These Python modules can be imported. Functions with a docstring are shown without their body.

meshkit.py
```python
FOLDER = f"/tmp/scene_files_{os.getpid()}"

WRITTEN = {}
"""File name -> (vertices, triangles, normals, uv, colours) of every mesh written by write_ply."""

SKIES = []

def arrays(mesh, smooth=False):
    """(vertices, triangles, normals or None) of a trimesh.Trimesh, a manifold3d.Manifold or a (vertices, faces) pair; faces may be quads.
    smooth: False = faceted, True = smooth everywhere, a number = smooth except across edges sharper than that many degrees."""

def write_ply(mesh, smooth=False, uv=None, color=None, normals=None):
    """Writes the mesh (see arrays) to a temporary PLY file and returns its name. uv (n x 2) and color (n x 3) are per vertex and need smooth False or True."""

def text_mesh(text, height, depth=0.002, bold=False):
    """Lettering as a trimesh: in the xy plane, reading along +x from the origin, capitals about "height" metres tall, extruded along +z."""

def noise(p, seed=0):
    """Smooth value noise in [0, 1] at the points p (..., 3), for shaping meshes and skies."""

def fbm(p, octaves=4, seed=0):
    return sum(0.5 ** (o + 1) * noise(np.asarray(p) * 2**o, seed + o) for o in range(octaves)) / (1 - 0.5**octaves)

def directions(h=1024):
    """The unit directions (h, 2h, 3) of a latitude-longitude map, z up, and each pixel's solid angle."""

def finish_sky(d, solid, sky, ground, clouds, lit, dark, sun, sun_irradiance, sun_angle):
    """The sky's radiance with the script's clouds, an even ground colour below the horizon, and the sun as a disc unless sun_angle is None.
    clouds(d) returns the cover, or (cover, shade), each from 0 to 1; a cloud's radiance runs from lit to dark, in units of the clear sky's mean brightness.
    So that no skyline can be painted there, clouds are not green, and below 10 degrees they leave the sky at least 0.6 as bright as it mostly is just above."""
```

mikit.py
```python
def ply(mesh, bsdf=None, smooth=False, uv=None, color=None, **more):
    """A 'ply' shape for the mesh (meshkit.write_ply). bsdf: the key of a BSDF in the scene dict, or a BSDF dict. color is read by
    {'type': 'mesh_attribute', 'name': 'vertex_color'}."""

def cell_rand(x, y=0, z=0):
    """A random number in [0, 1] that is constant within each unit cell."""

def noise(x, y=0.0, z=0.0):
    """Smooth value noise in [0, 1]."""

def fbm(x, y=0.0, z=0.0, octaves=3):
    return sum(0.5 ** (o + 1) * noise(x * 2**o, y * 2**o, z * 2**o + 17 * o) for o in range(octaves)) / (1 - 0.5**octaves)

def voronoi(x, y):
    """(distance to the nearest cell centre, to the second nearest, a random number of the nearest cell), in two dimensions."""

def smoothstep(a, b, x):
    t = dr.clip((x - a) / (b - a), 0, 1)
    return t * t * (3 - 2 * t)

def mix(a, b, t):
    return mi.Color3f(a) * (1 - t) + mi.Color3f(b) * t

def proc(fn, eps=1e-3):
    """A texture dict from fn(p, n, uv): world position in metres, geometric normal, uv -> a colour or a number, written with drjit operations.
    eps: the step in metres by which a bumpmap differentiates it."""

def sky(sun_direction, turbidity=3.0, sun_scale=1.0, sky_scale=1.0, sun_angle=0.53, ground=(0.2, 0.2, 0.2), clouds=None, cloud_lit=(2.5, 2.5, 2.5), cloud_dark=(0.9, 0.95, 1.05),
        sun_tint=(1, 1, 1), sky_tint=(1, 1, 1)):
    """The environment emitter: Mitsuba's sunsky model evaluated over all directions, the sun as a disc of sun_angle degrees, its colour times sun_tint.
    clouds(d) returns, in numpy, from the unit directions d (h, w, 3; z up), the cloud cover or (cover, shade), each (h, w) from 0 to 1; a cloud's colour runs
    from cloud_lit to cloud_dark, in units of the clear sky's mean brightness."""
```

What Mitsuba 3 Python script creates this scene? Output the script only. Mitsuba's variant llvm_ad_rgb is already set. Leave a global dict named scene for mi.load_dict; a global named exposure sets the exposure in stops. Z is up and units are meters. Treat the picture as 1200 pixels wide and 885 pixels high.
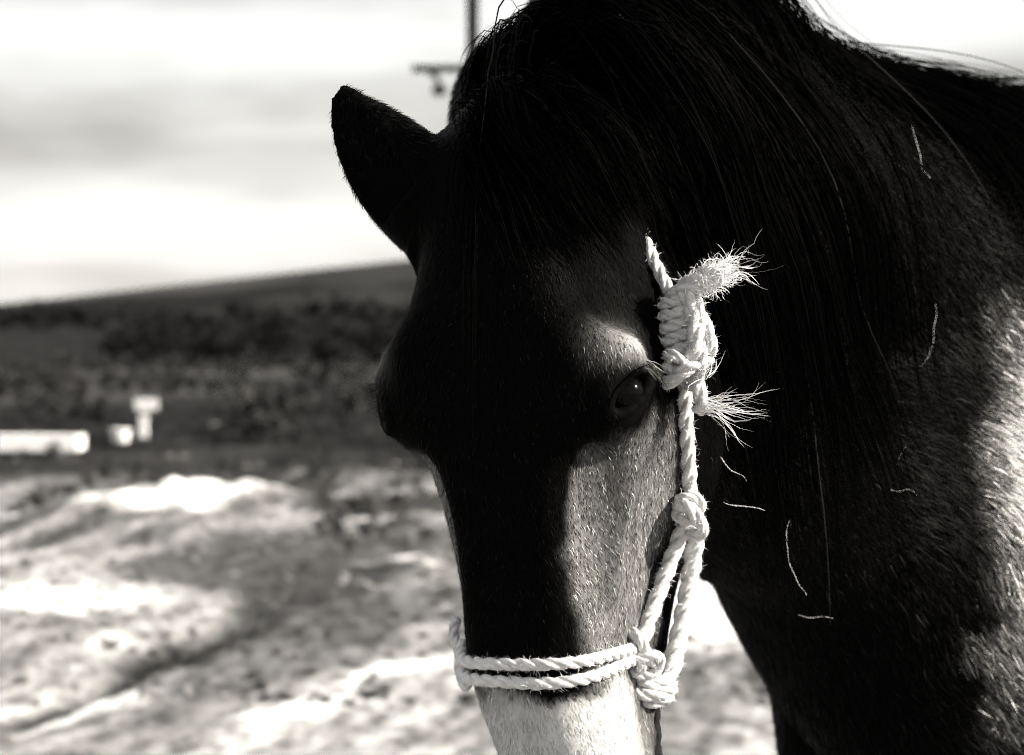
import math, random
import numpy as np, trimesh, drjit as dr, mitsuba as mi
import mikit, meshkit
from mikit import proc, noise, fbm, smoothstep
T = mi.ScalarTransform4f
rng = np.random.default_rng(7)
scene, labels = {}, {}

# ------------------------------------------------------------------ camera, sky, exposure
CAM = np.array([0.0, 0.0, 1.2]); FOV = 24.0; PITCH = math.radians(1.5)
scene['camera'] = {'type': 'thinlens', 'fov': FOV, 'fov_axis': 'x', 'aperture_radius': 0.0056, 'focus_distance': 2.06,
    'near_clip': 0.05, 'far_clip': 5000.0,
    'to_world': T().look_at(origin=CAM.tolist(), target=[0, math.cos(PITCH), 1.2 - math.sin(PITCH)], up=[0, 0, 1])}
SUN = np.array([0.87, -0.20, 0.50])
def cloud_cover(d):
    el = np.clip(d[..., 2], 0.0, 1)
    az = np.arctan2(d[..., 1], d[..., 0])
    p = np.stack([az * 3.0, el * 26.0 + 0.6 * az, np.zeros_like(el)], -1)
    n = .72 * meshkit.fbm(p, 4, 5) + .28 * meshkit.fbm(p * [5.0, 2.2, 1] + 4, 4, 9)
    shade = np.clip((n - 0.40) * 2.8, 0, 1)
    return 0.9 * np.ones_like(el), shade
scene['sky'] = mikit.sky(SUN, turbidity=3, clouds=cloud_cover, cloud_lit=(1.25, 1.25, 1.25), cloud_dark=(0.42, 0.42, 0.42),
                         sky_tint=(1.55, 1.0, 0.62), sun_tint=(0.85, 1.0, 1.34))
exposure = 3.4

def at(px, py, Y):
    """A point of the place from how far right/down it lies in a 1200 x 885 sighting at the depth Y (metres)."""
    m = 2 * math.tan(math.radians(FOV / 2)) * Y / 1200
    return np.array([(px - 600) * m, Y, 1.2 - Y * math.tan(PITCH) + (442.5 - py) * m])

# ------------------------------------------------------------------ materials
def grey(v): return {'type': 'rgb', 'value': [v, v, v]}
def princ(c, rough=0.6, spec=0.3, **k):
    return {'type': 'twosided', 'b': {'type': 'principled', 'base_color': c if isinstance(c, dict) else grey(c), 'roughness': rough, 'specular': spec, **k}}
VC = {'type': 'mesh_attribute', 'name': 'vertex_color'}
scene['coat_mat'] = princ(VC, 0.6, 0.012)
scene['hair_mat'] = princ(VC, 0.5, 0.02)
scene['mane_mat'] = princ(VC, 0.5, 0.004)
scene['eye_mat'] = princ(0.001, 0.12, 0.09)
scene['rope_mat'] = princ(proc(lambda p, n, uv: 0.30 + 0.42 * fbm(p.x * 240, p.y * 240, p.z * 240, 3)), 0.85, 0.1)
scene['fibre_mat'] = princ(0.75, 0.7, 0.15)
scene['straw_mat'] = princ(0.5, 0.55, 0.25)
scene['dark_rope_mat'] = princ(0.012, 0.8, 0.1)
scene['wood_dark_mat'] = princ(0.02, 0.8, 0.1)
scene['white_paint_mat'] = princ(0.8, 0.5, 0.3)
scene['bark_mat'] = princ(0.03, 0.9, 0.1)
scene['leaf_mat'] = princ(0.009, 0.7, 0.1)
scene['leaf_grey_mat'] = princ(0.022, 0.7, 0.1)
scene['clod_mat'] = princ(proc(lambda p, n, uv: .04 + .14 * smoothstep(.4, .7, noise(p.x * 3, p.y * 1.5, 4.0))), .95, .03)
scene['hoof_mat'] = princ(0.03, 0.6, 0.2)

def add(key, shape, label=None, cat=None, group=None, kind=None):
    scene[key] = shape
    d = {}
    if label: d['label'] = label
    if cat: d['category'] = cat
    if group: d['group'] = group
    if kind: d['kind'] = kind
    if d: labels[key] = d
def thing(key, label, cat, group=None):
    labels[key] = {'label': label, 'category': cat}
    if group: labels[key]['group'] = group

# ------------------------------------------------------------------ distance-field modelling (head, neck, body as one surface)
def smin(a, b, k):
    h = np.maximum(k - np.abs(a - b), 0) / k
    return np.minimum(a, b) - h * h * k * 0.25
def smax(a, b, k): return -smin(-a, -b, k)

TH = math.radians(27); HS = 1.07
Fv = np.array([-math.sin(TH), -math.cos(TH), 0.0])
Dv = np.array([0.080, 0.0, -1.0]); Dv /= np.linalg.norm(Dv)
Fv = Fv - Dv * (Fv @ Dv); Fv /= np.linalg.norm(Fv)
Sv = np.cross(Dv, Fv); Sv = Sv if Sv[0] > 0 else -Sv
O = at(551, 202, 2.03)
RH = np.stack([Sv, Dv, Fv])                      # world -> head rows
def hp(s, v, w): return O + HS * (s * Sv + v * Dv + w * Fv)

from scipy.interpolate import PchipInterpolator as PI
V_  = [-.075, -.04, 0, .07, .115, .17, .22, .28, .35, .42, .48, .54, .59, .625]
WF_ = PI(V_, [-.075, -.040, -.018, .004, .013, .012, .006, .0, -.004, -.006, -.008, -.014, -.03, -.055])
WB_ = PI(V_, [-.085, -.11, -.13, -.17, -.21, -.235, -.242, -.232, -.214, -.188, -.162, -.136, -.125, -.095])
AF_ = PI(V_, [.006, .032, .048, .068, .085, .091, .084, .074, .065, .058, .054, .054, .047, .02])
AB_ = PI(V_, [.006, .045, .062, .068, .074, .08, .08, .072, .058, .047, .042, .042, .036, .018])

PR = []   # (fn(P)->d, lo, hi, k, op)
def prim(fn, pts, r, k, op='u'):
    pts = np.atleast_2d(pts)
    PR.append((fn, pts.min(0) - r - k - 0.02, pts.max(0) + r + k + 0.02, k, op))
def cone(a, b, ra, rb, k=0.03, op='u'):
    a, b = np.asarray(a, float), np.asarray(b, float); ab = b - a; L2 = ab @ ab
    def fn(P):
        t = np.clip(((P - a) @ ab) / L2, 0, 1)
        return np.linalg.norm(P - a - t[..., None] * ab, axis=-1) - (ra + (rb - ra) * t)
    prim(fn, [a, b], max(ra, rb), k, op)
def ellip(c, r, R=np.eye(3), k=0.03, op='u'):
    c, r, R = np.asarray(c, float), np.asarray(r, float), np.asarray(R)
    def fn(P):
        q = (P - c) @ R.T
        k0 = np.linalg.norm(q / r, axis=-1); k1 = np.linalg.norm(q / r ** 2, axis=-1)
        return k0 * (k0 - 1) / np.maximum(k1, 1e-9)
    prim(fn, [c], max(r), k, op)
def hcone(a, b, ra, rb, k=.02, op='u'): cone(hp(*a), hp(*b), ra * HS, rb * HS, k, op)
def hell(c, r, k=.03, op='u', R=None):
    ellip(hp(*c), np.array(r) * HS, RH if R is None else R @ RH, k, op)

def lip_shift(v):                                # the lips are pushed a little to the horse's left
    t = np.clip((v - .39) / .12, 0, 1); return .022 * t * t * (3 - 2 * t)
def head_loft(P):
    q = (P - O) @ RH.T / HS
    v, w = q[..., 1], q[..., 2]
    s = np.abs(q[..., 0] - lip_shift(v))
    vc = np.clip(v, V_[0], V_[-1])
    wf, wb, af, ab = WF_(vc), WB_(vc), AF_(vc), AB_(vc)
    t = np.clip((wf - w) / (wf - wb), 0, 1); t = t * t * (3 - 2 * t)
    a = af + (ab - af) * t
    c, b = (wf + wb) / 2, (wf - wb) / 2
    x, y = s / a, np.abs(w - c) / b
    n = np.where(w > c, 3.4, 2.5)
    g = (x ** n + y ** n + 1e-12)
    qn = g ** (1 / n)
    rho = np.sqrt(s * s + (w - c) ** 2)
    d = rho - rho / np.maximum(qn, 1e-6)
    dv = np.abs(v - vc)
    return np.where(dv > 0, np.sqrt(np.maximum(d, 0) ** 2 + dv ** 2), d) * HS
prim(head_loft, [hp(s, v, w) for s in (-.1, .1) for v in (-.08, .64) for w in (-.26, .03)], 0.02, .03)
VEINS = []
for g in (-1, 1):
    hell((g * .081, .179, -.042), (.033, .041, .037), .045)            # orbit
    hcone((g * .064, .135, -.006), (g * .096, .153, -.038), .012, .011, .035)   # brow
    hcone((g * .083, .225, -.075), (g * .062, .34, -.062), .012, .007, .022)    # facial crest
    hell((g * .062, .205, -.165), (.030, .095, .072), .035)             # masseter
    hcone((g * .052, .265, -.208), (g * .030, .47, -.152), .024, .020, .03)     # mandible
    hell((.022 + g * .043, .553, -.045), (.021, .036, .032), .02)              # nostril wing
    hell((g * .070, .285, -.030), (.018, .06, .018), .03, 's')          # hollow beside the nose
    hell((g * .090, .105, -.055), (.016, .026, .020), .03, 's')         # hollow above the eye
    hell((.022 + g * .062, .552, -.035), (.012, .020, .010), .008, 's')        # nostril
    hcone((.020 + g * .052, .50, -.100), (.022 + g * .034, .60, -.088), .003, .003, .006, 's')  # mouth
hell((.022, .585, -.108), (.033, .034, .03), .03)                          # lower lip

for g in (-1, 1):
    for vein in ([(.078, .262, -.082), (.072, .300, -.098), (.068, .335, -.096), (.060, .380, -.085)], [(.072, .300, -.098), (.069, .325, -.118), (.060, .365, -.125)]):
        for a, b in zip(vein[:-1], vein[1:]):
            A, B = (np.array([hp(g * p[0], p[1], p[2])]) for p in (a, b)); VEINS.append((A, B))
# eyes
EYE = []
for g in (-1, 1):
    c = hp(g * .0985, .183, -.037)
    out = g * .77 * Sv - .08 * Dv + .63 * Fv; out /= np.linalg.norm(out)
    EYE.append((c, out))
    fw = Fv - out * (Fv @ out); fw /= np.linalg.norm(fw)      # towards the nose-side corner, roughly
    up = -Dv - out * (-Dv @ out); up /= np.linalg.norm(up)
    fw = fw * .80 - up * .6; fw /= np.linalg.norm(fw)
    up = up - fw * (up @ fw); up /= np.linalg.norm(up)
    ellip(c + out * .010, (.0262, .0130, .024), np.stack([fw, up, out]), .006, 's')
    R = .0215
    arc = lambda ph, hgt, o: c + R * np.array(math.cos(ph) * 1.26) * fw + hgt * math.sin(ph) * up + o * out
    A = np.linspace(0.05, math.pi - .05, 9)
    up_pts = [arc(p, .0138, .0105 + .0060 * math.sin(p)) for p in A]
    lo_pts = [arc(p, -.0112, .0110 + .0045 * math.sin(p)) for p in A]
    for a, b in zip(up_pts[:-1], up_pts[1:]): cone(a, b, .0042, .0042, .007)
    for a, b in zip(lo_pts[:-1], lo_pts[1:]): cone(a, b, .0036, .0036, .007)
    fold = [arc(p, .0235, .0095 + .0065 * math.sin(p)) for p in A[1:-1]]
    for a, b in zip(fold[:-1], fold[1:]): cone(a, b, .0045, .0045, .010)

# ears: hollow leaves
def ear(base, tip, opening, L_w=1.0):
    base, tip = np.asarray(base, float), np.asarray(tip, float)
    ax = tip - base; L = np.linalg.norm(ax); ax /= L
    op = np.asarray(opening, float); op = op - ax * (op @ ax); op /= np.linalg.norm(op)
    sd = np.cross(ax, op)
    Wt = PI([0, .12, .3, .5, .7, .85, .95, 1.0], np.array([.030, .036, .0395, .038, .031, .022, .015, .008]) * L_w)
    bend = PI([0, .4, .75, 1], [0, .004, .004, -.002])
    def fn(P):
        q = P - base
        t = (q @ ax) / L; tc = np.clip(t, 0, 1)
        x, y = q @ sd, q @ op - bend(tc)
        w = Wt(tc)
        def ell(x, y, a, b):
            k = np.sqrt((x / a) ** 2 + (y / b) ** 2)
            return (k - 1) * np.minimum(a, b)
        d = ell(x, y, w, w * .72)
        d = np.maximum(d, np.abs(t - tc) * L)
        inner = ell(x, y - w * .50, np.maximum(w - .007, .001), np.maximum(w * .86 - .006, .001))
        inner = np.where(t > .16, inner, np.maximum(inner, (.16 - t) * L))
        return smax(d, -inner, .006)
    prim(fn, [base, tip], .045, .02)
ear(at(508, 258, 2.10), at(392, 108, 2.14), (-.45, -.75, -.45))
ear(at(690, 245, 2.14), at(742, 118, 2.25), (.6, -.6, .3))

# neck and body (continuous with the head)
def chain(pts, k):
    for (a, ra), (b, rb) in zip(pts[:-1], pts[1:]): cone(a, b, ra, rb, k)
chain([((-.01, 2.20, 1.315), .045), ((.022, 2.36, 1.40), .044), ((.09, 2.54, 1.475), .052), ((.16, 2.68, 1.51), .058), ((.36, 2.95, 1.36), .075), ((.66, 3.20, 1.345), .10), ((1.25, 3.60, 1.34), .14), ((1.65, 3.88, 1.37), .16)], .14)
chain([((.05, 2.22, 1.19), .082), ((.13, 2.44, 1.27), .105), ((.26, 2.68, 1.30), .145), ((.45, 2.95, 1.22), .20)], .14)
chain([((.10, 2.26, 1.07), .055), ((.235, 2.50, 1.045), .090), ((.41, 2.72, .935), .150), ((.47, 2.76, .80), .150)], .12)
BF, BL = np.array([-.8, -.6, 0]), np.array([.6, -.8, 0]); RB = np.stack([-BF, -BL, [0, 0, 1]])
ellip((.58, 2.93, 1.04), (.27, .21, .36), RB, .18)
ellip((1.15, 3.42, 1.09), (.80, .28, .34), RB, .18)
ellip((1.72, 3.82, 1.14), (.36, .28, .36), RB, .18)
W0 = np.array([.50, 2.86, 0]); H0 = np.array([1.86, 3.90, 0])
FEET = []
for g in (1, -1):
    f = W0 + g * .15 * BL
    chain([((f + [0, 0, .86]), .11), ((f + [0, 0, .50]), .055), ((f + BF * .01 + [0, 0, .44]), .050), ((f + [0, 0, .17]), .032), ((f + BF * .05 + [0, 0, .075]), .036)], .05)
    h = H0 + g * .15 * BL
    chain([((h + BF * .12 + [0, 0, .95]), .15), ((h + BF * .10 + [0, 0, .74]), .10), ((h - BF * .10 + [0, 0, .52]), .052), ((h - BF * .07 + [0, 0, .17]), .036), ((h - BF * .02 + [0, 0, .075]), .038)], .05)
    FEET += [f + BF * .06, h - BF * .01]

def sdf(P):
    P = np.asarray(P, float); D = np.full(P.shape[:-1], 1.0)
    for fn, lo, hi, k, op in PR:
        m = np.all((P >= lo) & (P <= hi), axis=-1)
        if m.any():
            d = fn(P[m])
            D[m] = smin(D[m], d, k) if op == 'u' else smax(D[m], -d, k)
    return D
def sdf_grad(P, e=.0025):
    G = np.stack([sdf(P + e * np.eye(3)[i]) - sdf(P - e * np.eye(3)[i]) for i in range(3)], -1)
    return G / np.maximum(np.linalg.norm(G, axis=-1, keepdims=True), 1e-9)
def snap(P, off, it=6):
    P = np.array(P, float)
    for _ in range(it):
        d = sdf(P)
        P = P - sdf_grad(P) * np.clip(d - off, -.03, .03)[..., None]
    return P

for A, B in [(snap(A, .0), snap(B, .0)) for A, B in VEINS]:       # veins under the thin skin of the cheek
    cone(A[0], B[0], .0026, .0026, .007)
def axis(lo, a, b, hi, fine, far):
    def side(start, end, sg):
        out, x, h = [], start, fine
        while (x - end) * sg < 0:
            h = min(h * 1.12, far); x += sg * h; out.append(x)
        return out
    return np.array(sorted(side(a, lo, -1)) + list(np.arange(a, b, fine)) + side(b, hi, 1))
def surface_nets(xs, ys, zs):
    D = np.full((len(xs), len(ys), len(zs)), 1.0, np.float32)
    for fn, lo, hi, k, op in PR:
        sl = tuple(slice(max(np.searchsorted(a, lo[i]) - 1, 0), np.searchsorted(a, hi[i]) + 1) for i, a in enumerate((xs, ys, zs)))
        X = np.stack(np.meshgrid(xs[sl[0]], ys[sl[1]], zs[sl[2]], indexing='ij'), -1)
        d = fn(X)
        D[sl] = smin(D[sl], d, k) if op == 'u' else smax(D[sl], -d, k)
    S = D < 0
    c = sum(S[a:a + D.shape[0] - 1, b:b + D.shape[1] - 1, e:e + D.shape[2] - 1].astype(np.int8) for a in (0, 1) for b in (0, 1) for e in (0, 1))
    I = np.argwhere((c > 0) & (c < 8))
    idx = np.full(c.shape, -1, np.int64); idx[tuple(I.T)] = np.arange(len(I))
    acc, cnt = np.zeros((len(I), 3)), np.zeros(len(I))
    C = (xs, ys, zs)
    cor = [(a, b, e) for a in (0, 1) for b in (0, 1) for e in (0, 1)]
    for p in cor:
        for ax in range(3):
            if p[ax]: continue
            q = list(p); q[ax] = 1
            ip, iq = I + p, I + q
            dp, dq = D[tuple(ip.T)].astype(float), D[tuple(iq.T)].astype(float)
            m = (dp < 0) != (dq < 0)
            t = np.where(m, dp / np.where(m, dp - dq, 1), 0)[:, None]
            A = np.stack([C[k][ip[:, k]] for k in range(3)], -1); B = np.stack([C[k][iq[:, k]] for k in range(3)], -1)
            acc += np.where(m[:, None], A + (B - A) * t, 0); cnt += m
    Vv = acc / cnt[:, None]
    faces = []
    for ax in range(3):
        b, e = [(1, 2), (2, 0), (0, 1)][ax]
        s0 = [slice(None)] * 3; s1 = [slice(None)] * 3
        s0[ax], s1[ax] = slice(None, -1), slice(1, None)
        ch = S[tuple(s0)] != S[tuple(s1)]
        E = np.argwhere(ch)
        E = E[(E[:, b] > 0) & (E[:, e] > 0) & (E[:, b] < D.shape[b] - 1) & (E[:, e] < D.shape[e] - 1)]
        def at_(db, de):
            q = E.copy(); q[:, b] -= db; q[:, e] -= de
            return idx[tuple(q.T)]
        quad = np.stack([at_(1, 1), at_(0, 1), at_(0, 0), at_(1, 0)], -1)
        inside = S[tuple(E.T)]
        quad = np.where(inside[:, None], quad, quad[:, ::-1])
        faces.append(quad)
    Q = np.vstack(faces)
    return Vv, np.vstack([Q[:, [0, 1, 2]], Q[:, [0, 2, 3]]])

xs = axis(-.35, -.16, .24, 2.5, .0030, .03)
ys = axis(1.80, 1.93, 2.36, 4.6, .0030, .03)
zs = axis(.02, .80, 1.48, 1.85, .0032, .03)
bv, bf = surface_nets(xs, ys, zs)
body = trimesh.Trimesh(bv, bf, process=False)
from scipy.sparse import coo_matrix
ed = body.edges_unique
adj = coo_matrix((np.ones(2 * len(ed)), (np.r_[ed[:, 0], ed[:, 1]], np.r_[ed[:, 1], ed[:, 0]])), shape=(len(bv), len(bv))).tocsr()
deg = np.maximum(np.asarray(adj.sum(1)), 1)
for lam in (.5, -.5, .5, -.5):                                  # light smoothing without shrinking
    bv = bv + lam * np.clip(adj @ bv / deg - bv, -.002, .002)
body = trimesh.Trimesh(bv, bf, process=False)

def head_coords(P): return (P - O) @ RH.T / HS
def coat_color(P):
    """Black coat, sunlight painted in as paler cheeks, brows and shoulders, white muzzle, black skin round the eyes."""
    q = head_coords(P); s, v, w = np.abs(q[..., 0]), q[..., 1], q[..., 2]
    n = meshkit.fbm(P * 26, 3, 3) - .5; n2 = meshkit.fbm(P * 7, 3, 9) - .5
    st = lambda a, b, x: (lambda t: t * t * (3 - 2 * t))(np.clip((x - a) / (b - a), 0, 1))
    inhead = (s < .135) & (w > -.27) & (w < .06) & (v > -.02) & (v < .7)
    cheek = st(.195, .245, v + .06 * n) * st(-.014, -.042, w + .03 * n) * st(-.165, -.125, w + .05 * n)  # sunlit side of the face painted into the coat, left dark towards the jaw
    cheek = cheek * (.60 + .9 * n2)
    brow = np.exp(-((v - .143) / .015) ** 2 - ((w + .040) / .024) ** 2) * st(.072, .089, s)  # sunlight on the brow, painted as a paler spot
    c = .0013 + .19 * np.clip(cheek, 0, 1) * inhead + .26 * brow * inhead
    eyed = np.min([np.linalg.norm((P - (e + o * .012)), axis=-1) for e, o in EYE], axis=0)
    c = np.where(eyed < .030, .002 + (c - .002) * st(.019, .030, eyed), c)
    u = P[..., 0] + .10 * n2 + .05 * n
    sh = st(.490, .565, u) * st(.70, .86, P[..., 2] + .10 * n2) * st(1.27, 1.12, P[..., 2] + .12 * n2) * st(2.45, 2.6, P[..., 1]) * st(1.25, .90, P[..., 0] + .2 * n2) * (.75 + .9 * n2)  # sunlit shoulder painted paler, shaded neck and chest kept black
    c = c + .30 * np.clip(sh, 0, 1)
    edge = .410 + .045 * n + .03 * n2 + .06 * np.clip(-w - .10, 0, 1)
    white = st(edge, edge + .02, v) * inhead * st(-.112, -.088, w + .02 * n)
    return c * (1 - white) + (.40 + .25 * n) * white
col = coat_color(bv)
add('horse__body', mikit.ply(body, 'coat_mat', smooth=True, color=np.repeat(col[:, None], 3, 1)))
thing('horse', 'black horse with lowered head and white muzzle wearing a pale rope halter', 'horse')
for i, (c, out) in enumerate(EYE):
    m = trimesh.creation.icosphere(3, .0185); m.apply_translation(c + out * (.0015, .0040)[i])
    add('horse__eye' + ('' if i == 0 else '_001'), mikit.ply(m, 'eye_mat', smooth=True))
lash = []
for (c, out), g in zip(EYE, (-1, 1)):
    fw = Fv - out * (Fv @ out); fw /= np.linalg.norm(fw)
    up = -Dv - out * (-Dv @ out); up /= np.linalg.norm(up)
    fw = fw * .80 - up * .6; fw /= np.linalg.norm(fw)
    up = up - fw * (up @ fw); up /= np.linalg.norm(up)
    for ph in np.linspace(.5, 2.6, 46):
        a0 = c + .0215 * 1.26 * math.cos(ph) * fw + .0140 * math.sin(ph) * up + (.0165 + .006 * math.sin(ph)) * out
        d = out * 1.0 - up * (.15 + .2 * rng.random()) + fw * (math.cos(ph) * .5 + rng.normal() * .1); L = rng.uniform(.008, .014)
        lash.append([a0, a0 + d * L * .5, a0 + d * L - up * L * .25])
lash = np.array(lash)
for i, f in enumerate(FEET):
    m = trimesh.creation.revolve([[0, 0], [.068, 0], [.052, .085], [0, .09]], sections=20); m.apply_translation(f)
    add('horse__hoof' + ('' if i == 0 else f'_{i:03d}'), mikit.ply(m, 'hoof_mat', smooth=40))

# ------------------------------------------------------------------ hair helpers
def hair_ply(P, width, colour, bsdf, side, taper=True, nrm=None):
    """P: (n, k, 3) strand points; ribbons width (n,), colour (n,), side (n,k,3)."""
    n, k, _ = P.shape
    t = np.linspace(0, 1, k)
    w = width[:, None] * (1 - .9 * t ** 2 if taper else np.ones(k))[None]
    a, b = P - side * w[..., None] / 2, P + side * w[..., None] / 2
    Vv = np.stack([a, b], 2).reshape(-1, 3)
    base = (np.arange(n) * 2 * k)[:, None] + (np.arange(k - 1) * 2)[None]
    f = np.stack([base, base + 1, base + 3, base + 2], -1).reshape(-1, 4)
    f = np.vstack([f[:, [0, 1, 2]], f[:, [0, 2, 3]]])
    c = np.repeat(np.repeat(colour, 2 * k)[:, None], 3, 1)
    N = None if nrm is None else np.repeat(nrm[:, :, None], 2, 2).reshape(-1, 3)
    path = meshkit.write_ply((Vv, f), False, None, c, normals=N)
    return {'type': 'ply', 'filename': path, 'face_normals': N is None, 'bsdf': {'type': 'ref', 'id': bsdf}}

lside = np.repeat(np.cross(lash[:, 2] - lash[:, 0], np.array([.2, .3, 1.0]))[:, None], 3, 1); lside /= np.linalg.norm(lside, axis=-1, keepdims=True)
for k_ in (0, 1):
    q_ = slice(46 * k_, 46 * k_ + 46)
    add('horse__eyelashes' + ('' if k_ == 0 else '_001'), hair_ply(lash[q_], np.full(46, .0008), np.full(46, .003), 'mane_mat', lside[q_]))
# short coat hair on everything that faces the camera or its neighbourhood
tri = bv[bf]; area = np.linalg.norm(np.cross(tri[:, 1] - tri[:, 0], tri[:, 2] - tri[:, 0]), axis=1) / 2
fc = tri.mean(1); fn_ = np.cross(tri[:, 1] - tri[:, 0], tri[:, 2] - tri[:, 0]); fn_ /= np.linalg.norm(fn_, axis=1, keepdims=True) + 1e-12
hc = head_coords(fc)
near = (fc[:, 0] < 1.0) & (fc[:, 2] > .62) & (fc[:, 1] < 3.2)
toC = CAM - fc; toC /= np.linalg.norm(toC, axis=1, keepdims=True)
facing = (fn_ * toC).sum(1) > -.35
eyed = np.min([np.linalg.norm(fc - (c + o * .012), axis=1) for c, o in EYE], axis=0)
okf = near & facing & (eyed > .026)
wgt = area * okf
NH = 430000
pick = rng.choice(len(area), NH, p=wgt / wgt.sum())
u = rng.random((NH, 2)); fl = u.sum(1) > 1; u[fl] = 1 - u[fl]
R0 = tri[pick, 0] + (tri[pick, 1] - tri[pick, 0]) * u[:, :1] + (tri[pick, 2] - tri[pick, 0]) * u[:, 1:]
Nn = fn_[pick]
hr = head_coords(R0); onhead = (hr[:, 1] > -.02) & (hr[:, 2] > -.26) & (np.abs(hr[:, 0]) < .12) & (R0[:, 1] < 2.35)
flow = np.where(onhead[:, None], Dv * .9 + .25 * Sv * np.sign(hr[:, :1]), np.array([.55, .40, -.75]))
swirl = meshkit.fbm(R0 * 14, 2, 21)[:, None] - .5
flow = flow + .9 * swirl * np.cross(Nn, flow) + .35 * rng.normal(size=(NH, 3)) * .5
flow -= Nn * (flow * Nn).sum(1, keepdims=True); flow /= np.linalg.norm(flow, axis=1, keepdims=True) + 1e-9
Lh = np.where(onhead, .0055, .014) * rng.uniform(.6, 1.4, NH)
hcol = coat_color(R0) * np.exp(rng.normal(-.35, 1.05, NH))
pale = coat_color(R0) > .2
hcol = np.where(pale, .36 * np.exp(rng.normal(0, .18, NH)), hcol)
hcol = np.clip(hcol, .0004, .75)
body_far = R0[:, 0] > .40
Lh = np.where((R0[:, 1] < 2.30) & (R0[:, 2] > 1.29) & (R0[:, 0] < .2), Lh * .5, Lh)          # short on the ears
Lh = np.where(body_far, Lh * 1.5, Lh)
lift = np.where(onhead, .28, .30)[:, None] * rng.uniform(.4, 1.5, (NH, 1))
d1 = flow + Nn * lift; d1 /= np.linalg.norm(d1, axis=1, keepdims=True)
P3 = np.stack([R0 - Nn * .0005, R0 + d1 * Lh[:, None] * .55, R0 + (d1 + flow * .5) * Lh[:, None] * .72], 1)
sd = np.cross(flow, Nn)
wd = np.where(onhead, .00062, np.where(body_far, .0017, .0010)) * rng.uniform(.7, 1.3, NH)
nr = np.repeat((Nn * .8 + .25 * sd * rng.normal(size=(NH, 1)))[:, None], 3, 1); nr /= np.linalg.norm(nr, axis=-1, keepdims=True)
add('horse__coat', hair_ply(P3, wd, hcol, 'hair_mat', np.repeat(sd[:, None], 3, 1), True, nr), kind='stuff')

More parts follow.
